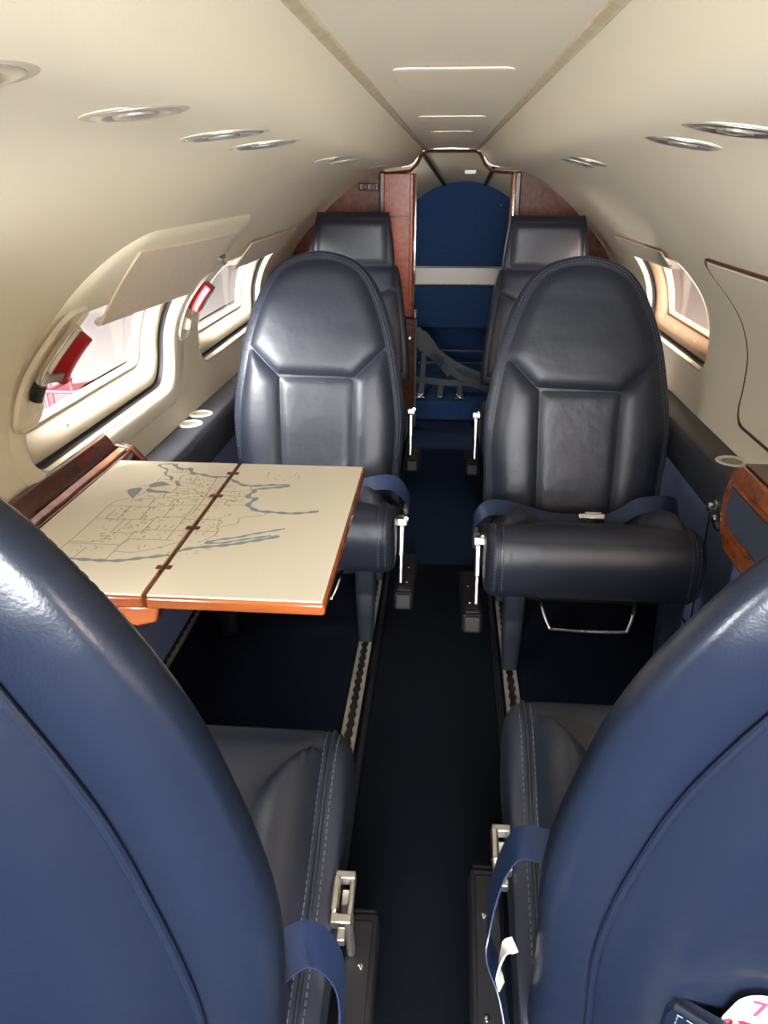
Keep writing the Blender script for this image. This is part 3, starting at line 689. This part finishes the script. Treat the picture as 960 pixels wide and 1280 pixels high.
for lfr, side in ((lf1, 1), (lf2, -1)):
    mc, ml_ = MB(), MB()
    def clip(mb):   # keep only what lies on this leaf
        k = [f for f in mb.f if all(mb.v[i][0]*side > 0 for i in f)]; mb.f = k; return mb
    for c, wd in ((atl, .0085), (pac, .0085), (gulf, .0055), (gulf2, .0055), (can, .005), (mari, .006)): strip(mc, [ll(*p) for p in c], wd)
    for g in gl.values():
        pg = resample(smooth_path([ll(*p) for p in g], 5, True), .004, True); vv, ff = fill2d(pg, [], .004); mc.add([(x, y, .0009) for x, y in vv], ff)
    lines = [[(-123,49),(-110,49),(-95,49),(-92,47.2)], [(-117,49),(-117,42)], [(-124.3,42),(-111,42)], [(-120,42),(-120,39),(-114.6,35)], [(-114,42),(-114,36.2)], [(-111,45),(-111,42),(-109,41)], [(-109,41),(-109,31.4)], [(-114,37),(-94.6,37)],
             [(-111,45),(-104,45)], [(-104,49),(-104,41)], [(-111,41),(-102,41)], [(-102,41),(-102,37)], [(-103,37),(-103,32),(-106.6,32)], [(-104,46),(-96.5,46)], [(-104,43),(-96.5,43)], [(-102,40),(-95.3,40)], [(-96.5,49),(-96.5,43),(-95.3,40),(-94.6,37),(-94.4,33.6)],
             [(-96.5,43.5),(-91.2,43.5)], [(-92.8,46.7),(-91.2,43.5),(-90.2,41.8),(-91.4,40.4),(-90,38.6),(-89.2,37),(-90,35),(-91,33),(-91.5,31),(-89.6,31)], [(-95.7,40.6),(-91.5,40.6)], [(-100,36.5),(-89.5,36.5)], [(-94,33),(-91.2,33)], [(-94,33),(-93.8,30)],
             [(-90,35),(-84,35),(-81,35.1)], [(-88.2,35),(-88.4,30.3)], [(-85.6,35),(-85,31),(-82,30.6)], [(-89,36.6),(-81.7,36.6),(-76,36.6)], [(-87.5,41.7),(-87.5,38),(-89.1,37)], [(-84.8,41.7),(-84.8,39),(-87.8,37.9)], [(-90.6,42.5),(-87.8,42.5)], [(-87.5,41.7),(-83.4,41.7)],
             [(-80.5,42),(-80.5,40.4),(-82.6,38.5),(-84.8,39)], [(-80.5,39.7),(-75.8,39.7)], [(-79.8,42.1),(-75.2,42),(-74.8,40.2)], [(-73.4,45),(-73.4,41.2)], [(-71.5,45),(-72.5,42.7),(-70.9,42.8)], [(-73,42),(-71.4,42)], [(-81,35.1),(-78.6,33.9)], [(-83,35),(-81,32.2)], [(-106.6,31.8),(-104.5,29.6),(-102.6,29.6),(-101,29.6),(-99.3,26.8),(-97.3,25.9)],
             [(-114.7,32.7),(-111,31.4),(-108.2,31.4),(-106.6,31.8)], [(-104,46),(-104,47.6),(-99,47.6)], [(-108,44),(-104,44)], [(-118.5,46),(-123.5,46.1)], [(-113,46),(-113,44.6),(-116,46),(-116,49)]]
    for L in lines: strip(ml_, [ll(*p) for p in np.repeat(L, 1, 0)], .0014, .0010)
    r2 = np.random.default_rng(3)
    for k in range(330):   # tiny unreadable place marks
        lon = -121+44*r2.random()**.75; lat = 31+16*r2.random()
        if lon > -84 and lat < 32+(lon+84)*.9: continue
        x, y = ll(lon, lat); l = .003+.008*r2.random()
        ml_.box((x-.0005, y, .0008), (x+.0005, y+l*.9, .0011)) if r2.random() < .65 else ml_.box((x, y-.0005, .0008), (x+l, y+.0005, .0011))
    for k in range(14):
        lon, lat = -79+7*r2.random(), 23+7*r2.random(); x, y = ll(lon, lat); ml_.box((x, y, .0008), (x+.001, y+.008*r2.random()+.002, .0011))
    clip(mc).build('map_coastline', 'map_coast', lfr, fix=True); clip(ml_).build('map_lines', 'map_line', lfr, fix=True)
# stowage of the left table
t = thing('table_stowage', 'dark wood stowage trim along the left wall beside the map table', 'trim', (0,0,0))
MB().prism([(-.748, .512), (-.69, .512), (-.69, .575), (-.700, .588), (-.742, .588)], 1, .85, 1.60).build('stowage_box', 'wood', t, bevel=.004)
MB().prism([(-.752, .585), (-.722, .585), (-.728, .612), (-.742, .632), (-.753, .632)], 1, .85, 1.575).build('upper_rail', 'wood', t, bevel=.004)
MB().prism([(-.722, .586), (-.704, .586), (-.704, .594), (-.722, .598)], 1, .85, 1.585).build('lower_rail', 'wood_table', t, bevel=.003)
MB().prism([(-.75, .512), (-.672, .512), (-.672, .56), (-.70, .592), (-.75, .60)], 1, 1.60, 1.618).build('end_cap', 'wood', t, bevel=.004)

# ------------------------------------------------------------------ console on the right wall
t = thing('table_console', 'red wood table console with a slate blue inset on the right ledge', 'console', (0,0,0))
oct_ = [(.90, .385), (1.60, .385), (1.645, .43), (1.655, .50), (1.625, .57), (1.58, .592), (.90, .592)]
MB().prism(oct_, 0, .632, .745).build('console_body', 'wood_table', t, bevel=.006, seg=3)
MB().box((.640, .9, .5915), (.742, 1.585, .597)).build('top_lid', 'wood', t, bevel=.003)
MB().prism([(.90, .448), (1.585, .448), (1.612, .475), (1.605, .535), (.90, .535)], 0, .629, .634).build('inset_panel', 'inset', t, bevel=.001)
MB().prism([(.90, .540), (1.605, .540), (1.60, .552), (.90, .552)], 0, .625, .634).build('upper_moulding', 'wood_table', t, bevel=.003)
MB().prism([(.90, .436), (1.60, .436), (1.606, .446), (.90, .446)], 0, .627, .634).build('lower_moulding', 'wood_table', t, bevel=.002)

# ------------------------------------------------------------------ aft bulkhead
PB = [(x, z) for x, z in PC if z > .51]
def bulk(sg, xin, y0, y1):
    prof_pts = [(sg*.78, 0), (sg*.78, .51)]+[(sg*(x+.01), z) for x, z in PB if x > abs(xin)]
    topz = float(np.interp(abs(xin), PC[::-1, 0], PC[::-1, 1]))
    return MB().prism(prof_pts+[(xin, topz+.003), (xin, 0)], 1, y0, y1)
wl = structure(bulk(-1, -.30, 3.75, 3.78).build('wall_back_left', 'wood_burl')); wr = structure(bulk(1, .315, 3.75, 3.78).build('wall_back_right', 'wood_burl'))
# trim strips along the bulkhead opening
for i, (x, z1) in enumerate(((-.303, 1.172), (.300, 1.172))):
    mb = MB().box((x-.012, 3.725, 0), (x+.012, 3.75, z1)); structure(mb.build('trim_%d' % (7+i), 'wood', bevel=.005, seg=3))
    mb = MB().tube([(x-.014*(1 if x > 0 else 1), 3.728, 0), (x-.014, 3.728, z1)], .005, 8); structure(mb.build('trim_%d' % (9+i), 'chrome'))
mb = MB().box((.272, 3.735, 0), (.289, 3.80, 1.168)); structure(mb.build('trim_11', 'wood_red', bevel=.004))
# header following the ceiling
hd = [(-.31, 1.170), (-.235, 1.172), (-.18, 1.178), (-.150, 1.205), (-.128, 1.245), (-.108, 1.258), (.108, 1.258), (.128, 1.245), (.150, 1.205), (.18, 1.178), (.235, 1.172), (.31, 1.170)]
mb = MB().tube([(x, 3.745, z) for x, z in hd], .0075, 8); structure(mb.build('trim_12', 'wood_burl'))
mb = MB().tube([(x*.96, 3.737, z+.004) for x, z in hd[4:8]], .0035, 8); structure(mb.build('trim_13', 'chrome'))
# cabinet column left of the opening
t = thing('wood_column_cabinet', 'glossy red burl wood column cabinet with a small knob left of the lavatory opening', 'cabinet', (-.222, 3.72, 0))
MB().box((-.07, -.045, .548), (.066, .05, 1.168)).build('upper_body', 'wood_red', t, bevel=.005)
MB().box((.046, -.053, .55), (.062, -.043, 1.166)).build('moulding', 'wood_red', t, bevel=.004)
MB().tube([(.071, -.046, .55), (.071, -.046, 1.166)], .0045, 8).build('edge_strip', 'chrome', t)
MB().box((-.07, -.056, .985), (.045, -.045, .992)).build('joint_rail', 'wood', t, bevel=.002)
lo = MB().box((-.07, -.06, .0), (.080, .05, .545)).build('lower_body', 'wood', t, bevel=.006)
MB().box((-.055, -.066, .06), (.068, -.058, .52)).build('door', 'wood', t, bevel=.004)
MB().lathe([(.004, 0), (.004, .012), (.011, .014), (.013, .020), (.009, .027), (.001, .029)], 16, Matrix.Translation((.054, -.064, .455)) @ Matrix.Rotation(PI/2, 4, 'X')).build('knob', 'chrome', t)
MB().box((.07, -.062, .545), (.084, -.03, .585)).build('latch', 'chrome', t, bevel=.003)
MB().tube([(.083, -.055, .02), (.083, -.055, .54)], .004, 8).build('edge_trim', 'steel', t)
t = thing('switch_panel', 'small brown switch panel high on the left wood bulkhead', 'switch panel', (-.365, 3.748, 1.112))
MB().box((-.045, -.016, -.016), (.045, .002, .016)).build('panel_body', 'wood', t, bevel=.005)
for x in (-.015, .022): MB().box((x-.012, -.021, -.009), (x+.012, -.014, .009)).build('switch', 'black', t, bevel=.003)

# ------------------------------------------------------------------ lavatory / baggage bay behind
YR = 4.9
cx = .085
arc = [(cx+.435*math.sin(a), .695+.435*math.cos(a)) for a in np.linspace(-PI/2, PI/2, 41)]
mb = MB().prism([(cx-.435, -.02)]+arc+[(cx+.435, -.02)], 1, YR, YR+.03); structure(mb.build('wall_rear', 'blue_carpet'))
# tapered cream ceiling of the bay and its dark blue lower sides
front = [(cx*.5+.66*math.sin(a), .62+.67*math.cos(a)) for a in np.linspace(-PI/2, PI/2, 41)]
mb = MB(); mb.loft([[(x, 3.756, z) for x, z in front]]+[[(f[0]*(1-t)+a[0]*t, 3.775+(YR-3.775)*t, f[1]*(1-t)+a[1]*t) for f, a in zip(front, arc)] for t in (.33, .66, 1.)], False)
structure(mb.build('ceiling_aft', 'frame_cream', angle=180))
mb = MB()
for sg, i in ((-1, 0), (1, 40)):
    f, a = front[i], arc[i]
    mb.add([(f[0], 3.775, f[1]), (a[0], YR, a[1]), (a[0], YR, -.02), (f[0], 3.775, -.02)], [(0, 1, 2, 3)])
structure(mb.build('wall_bay_sides', 'blue_carpet'))
for k, i in ((14, 16.5), (15, 23.5)):
    def pt(t, q=i):
        i0 = int(q); f = np.array(front[i0])*(1-q+i0)+np.array(front[i0+1])*(q-i0); a = np.array(arc[i0])*(1-q+i0)+np.array(arc[i0+1])*(q-i0)
        p = f*(1-t)+a*t; return (p[0], 3.775+(YR-3.775)*t, p[1]-.003)
    mb = MB().tube([pt(t) for t in np.linspace(0.0, 1, 8)], .010, 6); structure(mb.build('trim_%d' % k, 'rubber'))
col = [(-x, z) for x, z in PC if z > .5]+[(x, z) for x, z in PC[::-1] if z > .5]
mb = MB().loft([[(x, 3.752, z) for x, z in col], [(x*1.2, 3.752, .6+(z-.6)*1.2) for x, z in col]], False); structure(mb.build('wall_leak_collar', 'cream'))  # hidden collar, added to stop sky light leaking in above the bulkhead
t = thing('ceiling_vent', 'tiny slotted vent in the cream ceiling of the rear bay', 'vent', (.105, 4.45, 1.168))
MB().box((-.03, -.02, 0), (.03, .02, .02)).build('vent_frame', 'white', t, bevel=.003); MB().box((-.022, -.012, -.003), (.022, .008, .004)).build('vent_slot', 'black', t)
t = thing('coat_hook', 'tiny chrome hook at the upper right of the blue rear panel', 'hook', (.30, YR-.004, 1.00))
MB().lathe([(.008, 0), (.008, .006), (.004, .014), (.001, .016)], 10, Matrix.Rotation(PI/2, 4, 'X')).build('hook_body', 'chrome', t)
# ivory band
t = thing('ivory_band', 'ivory horizontal band with chrome edges across the blue rear panel', 'band', (cx, YR-.03, 0))
MB().box((-.42, -.01, .553), (.42, .03, .655)).build('band_body', 'white_metal', t, bevel=.004)
for z in (.553, .655): MB().tube([(-.42, -.012, z), (.42, -.012, z)], .006, 8).build('chrome_edge', 'chrome', t)
# lower box seat / shelf of the bay
mb = MB().box((cx-.43, 4.80, .30), (cx+.43, YR, .548)); structure(mb.build('wall_rear_lower', 'blue_carpet', bevel=.01))
mb = MB().box((cx-.60, 3.84, 0), (cx+.60, YR, .10)); structure(mb.build('floor_bay', 'blue_carpet', bevel=.012, seg=3))
mb = MB().box((-.78, YB+.02, -.03), (.8, YR, .0)); structure(mb.build('floor_bay_base', 'carpet'))
# cargo net
t = thing('cargo_net', 'grey cargo strap net with metal hooks heaped on the rear bay floor', 'cargo net', (0, 0, 0))
def strap(pts, wd=(0, .4, 1), w=.03): MB().ribbon(smooth_path(pts, 6), wd, w, .003).build('strap', 'strap_grey', t)
for dz in (0, 1, 2):
    strap([(-.15, 4.10-.03*dz, .42-.03*dz), (-.07, 4.08-.03*dz, .33-.015*dz), (.03, 4.05, .26-.025*dz), (.13, 4.03-.03*dz, .215-.02*dz), (.26, 4.02-.04*dz, .17-.02*dz)], (.25, .3, 1), .034)
strap([(-.12, 4.12, .40), (-.06, 4.1, .33), (-.02, 4.05, .25), (.03, 4.0, .20)], (1, 0, .5))
strap([(.02, 3.98, .25), (.10, 3.97, .19), (.18, 3.97, .175)], (.4, .3, 1), .028)
strap([(-.15, 4.02, .168), (0, 3.99, .163), (.12, 4.0, .158), (.26, 4.02, .145)], (0, .3, 1), .032)
for x, y0, z0 in ((-.115, 4.25, .26), (-.015, 4.0, .16), (.085, 4.0, .16)):
    strap([(x, y0, z0), (x, 4.0, .155), (x-.004, 3.93, .117), (x-.004, 3.90, .112)], (1, 0, 0), .026)
MB().tube([(-.15, 4.42, .24), (.12, 4.42, .24), (.30, 4.42, .24)], .007, 6).build('rail', 'strap_grey', t)
MB().tube([(-.15, 4.42, .17), (.30, 4.42, .17)], .007, 6).build('rail', 'strap_grey', t)
for x in (-.12, -.018, .082):
    m2 = MB().box((x-.013, 3.872, .106), (x+.013, 3.905, .118))
    if x != -.018: m2.tube([(x-.024, 3.862, .108), (x-.013, 3.874, .112), (x+.013, 3.874, .112), (x+.024, 3.862, .108)], .004, 6); m2.tube([(x-.018, 3.895, .125), (x, 3.89, .115), (x+.018, 3.895, .125)], .004, 6)
    m2.build('hook', 'chrome', t, bevel=.002)

# ------------------------------------------------------------------ pocket and card on the near right seat
bk = next(c for c in nr.children if c.name.startswith('backrest'))
def back_y(x, s): return face_y(x, s, -1)
def pock(x, s_, h=0.): return (x, back_y(x, s_)-.033-h-.055*math.sin(PI*np.clip((x+.137)/.34, 0, 1))*np.clip((s_+.11)/.203, 0, 1)**2, s_)
pk = pillow(rrect(-.137, .17, -.11, .093, .015, 0, 4), pock, .003, .012).build('seat_pocket', 'leather_back', bk, angle=180)
pm = MB(); stitches(pm, [pock(x, .087, .004) for x in np.linspace(-.132, .165, 30)]); stitches(pm, [pock(-.131, q, .004) for q in np.linspace(-.10, .087, 30)])
pm.build('stitching', 'stitch', pk)
MB().tube([pock(x, .093, .001) for x in np.linspace(-.134, .165, 24)], .0035, 8).build('pocket_hem', 'leather_back', pk)
# the card standing in the pocket, printed upside down
t = thing('exit_instruction_card', 'white card with red upside-down letters in the seat pocket', 'card', (0, 0, 0))
cm = bk.matrix_basis; cm = Matrix.Translation(nr.location) @ Matrix.Translation(bk.location) @ bk.rotation_euler.to_matrix().to_4x4()
O = Vector((-.080, back_y(-.08, .11)-.036, .132))
t.matrix_world = cm @ Matrix.Translation(O) @ Matrix.Rotation(R5(-6), 4, 'X') @ Matrix.Rotation(R5(17), 4, 'Y')
cardp = rrect(0, .115, -.10, 0, .010, 0, 6)
MB().prism([(x, z) for x, z in cardp], 1, -.0006, .0006).build('card_body', 'white', t)
def text(body, size, loc, mname, flip=True):
    cu = bpy.data.curves.new('txt', 'FONT'); cu.body = body; cu.size = size; cu.extrude = .0001; cu.resolution_u = 4; cu.offset = .0006
    o = bpy.data.objects.new('txt', cu); COL.objects.link(o)
    dg = bpy.context.evaluated_depsgraph_get(); me = bpy.data.meshes.new_from_object(o.evaluated_get(dg)); bpy.data.objects.remove(o)
    me.transform(Matrix.Translation(loc) @ (Matrix.Rotation(PI, 4, 'Y') if flip else Matrix()) @ Matrix.Rotation(PI/2, 4, 'X'))
    me.materials.clear(); me.materials.append(M[mname]); ob = bpy.data.objects.new('lettering', me); COL.objects.link(ob); ob.parent = t; return ob
text('PULL', .0300, (.078, -.0011, -.008), 'red_ink')
m2 = MB(); m2.prism([(.014, -.042), (.020, -.0385), (.020, -.0405), (.072, -.0405), (.072, -.0435), (.020, -.0435), (.020, -.0455)], 1, -.0011, -.0005); m2.build('arrow', 'red_ink', t)
MB().prism([(.016, -.052), (.075, -.052), (.075, -.096), (.016, -.096)], 1, -.0010, -.0005).build('picture', 'yellow_ink', t)
m2 = MB(); m2.tube([(.007+.004*math.cos(a), -.0008, -.052+.010*math.sin(a)) for a in np.linspace(0, 2*PI, 20)[:-1]], .0008, 5, closed=True)
m2.tube([(.006, -.0008, -.058), (.008, -.0008, -.046)], .0009, 5); m2.build('emblem', 'red_ink', t)

# ------------------------------------------------------------------ outside
for sg, nm in ((-1, 'wall_hangar_left'), (1, 'wall_hangar_right')):
    mb = MB().box((sg*8., -3, -1.1), (sg*8.2, 22, 12)); structure(mb.build(nm, 'hangar'))
mb = MB().box((-8.2, 22, -1.1), (8.2, 22.2, 12)); structure(mb.build('wall_hangar_back', 'hangar'))
mb = MB().box((-8.2, -3, 12), (8.2, 22.2, 12.2)); structure(mb.build('ceiling_sky_block', 'roof_sky_block'))  # unseen roof over the hangar, added to dim sky light at the windows
mb = MB().box((-8.5, -8, -1.2), (8.5, 22, -1.1)); structure(mb.build('ground_outside', 'ground'))
ed = smooth_path([(-9, 5.6), (-4.64, 8.42), (-4.2, 8.85), (-3.7, 9.12), (-2.5, 9.2), (8.2, 9.2)], 6)
mb = MB().add([(x, y, -1.095) for x, y in ed]+[(x, 22, -1.095) for x, y in ed], [(i, i+1, len(ed)+i+1, len(ed)+i) for i in range(len(ed)-1)]); structure(mb.build('ground_white_floor', 'hangar'))
mb = MB().add([(x, y+.05, -1.09) for x, y in ed]+[(x, y-.30, -1.09) for x, y in ed], [(i, i+1, len(ed)+i+1, len(ed)+i) for i in range(len(ed)-1)]); structure(mb.build('trim_16', 'red_paint'))
t = thing('floor_stand', 'red tubular stand on the hangar floor outside the left window', 'stand', (-3.85, 6.75, -1.1))
for x, y in ((-.06, 0), (.16, .0), (-.06, .5), (.16, .5)): MB().tube([(x, y, 0), (x-.02, y, .52)], .022, 8).build('post', 'red_paint', t)
for z in (.14, .42):
    MB().tube([(-.30, 0, z), (.55, 0, z)], .018, 8).build('rail', 'red_paint', t); MB().tube([(.16, 0, z), (.16, .5, z)], .018, 8).build('rail', 'red_paint', t)
mb = MB().box((-.78, YF-.03, -.03), (.78, YF, .60))
for x0, x1 in ((-.80, -.62), (.62, .80)): mb.box((x0, YF-.03, .60), (x1, YF, 1.30))
structure(mb.build('wall_front_mask', 'ledge_leather'))  # unseen front wall, its opening shaped to grade light on the near seats
for sg, xin, nm in ((-1, -.30, 'wall_light_block_left'), (1, .38, 'wall_light_block_right')): structure(bulk(sg, xin, -.42, -.39).build(nm, 'wood_burl'))  # unseen partitions, added to keep light off the outer near seat backs
# ------------------------------------------------------------------ light
W = bpy.data.worlds.new('World'); SC.world = W; W.use_nodes = True
bg = W.node_tree.nodes['Background']; bg.inputs['Color'].default_value = (.97, .985, 1.0, 1); bg.inputs['Strength'].default_value = 40.0
def portal(loc, rot, sx, sy):
    l = bpy.data.lights.new('sky_portal', 'AREA'); l.shape = 'RECTANGLE'; l.size = sx; l.size_y = sy; l.cycles.is_portal = True
    o = bpy.data.objects.new('sky_portal', l); COL.objects.link(o); o.location = loc; o.rotation_euler = rot
for w in WIN.values():
    c = on_wall(w['sg'], (w['y0']+w['y1'])/2, (w['s0']+w['s1'])/2, .10); q = pnorm((w['s0']+w['s1'])/2)
    d = Vector((-w['sg']*q[0], 0, -q[1])); e = d.to_track_quat('-Z', 'Y').to_euler()
    portal(c, e, .85, .85)
portal((0, YF-.02, .94), (PI/2, 0, 0), 1.26, .70)
l = bpy.data.lights.new('bay_fill_light', 'POINT'); l.energy = 1.9; l.color = (1, .97, .93); l.shadow_soft_size = .08
o = bpy.data.objects.new('bay_fill_light', l); COL.objects.link(o); o.location = (-.36, 4.1, .95)  # fill light without a fixture, added out of sight to brighten the bay

# ------------------------------------------------------------------ camera
f = 961.; d = Vector((563-480, 640-222, f)).normalized(); up = Vector((0, d.z, -d.y)).normalized(); X = up.cross(d).normalized()
if X.x < 0: X = -X
cd = bpy.data.cameras.new('camera'); co = bpy.data.objects.new('camera', cd); COL.objects.link(co)
right = Vector((X.x, d.x, up.x)); cup = Vector((X.y, d.y, up.y)); fw = Vector((X.z, d.z, up.z))
co.matrix_world = Matrix(((right.x, cup.x, -fw.x, 0), (right.y, cup.y, -fw.y, 0), (right.z, cup.z, -fw.z, 1.15), (0, 0, 0, 1)))
cd.sensor_width = 36; cd.lens = f/1280*36; cd.clip_start = .02
SC.camera = co
vs = SC.view_settings; vs.view_transform = 'Standard'; vs.look = 'None'; vs.gamma = 1; vs.use_curve_mapping = False; vs.exposure = 1.08
SC.cycles.use_denoising = True
SC.cycles.max_bounces = 12; SC.cycles.diffuse_bounces = 8
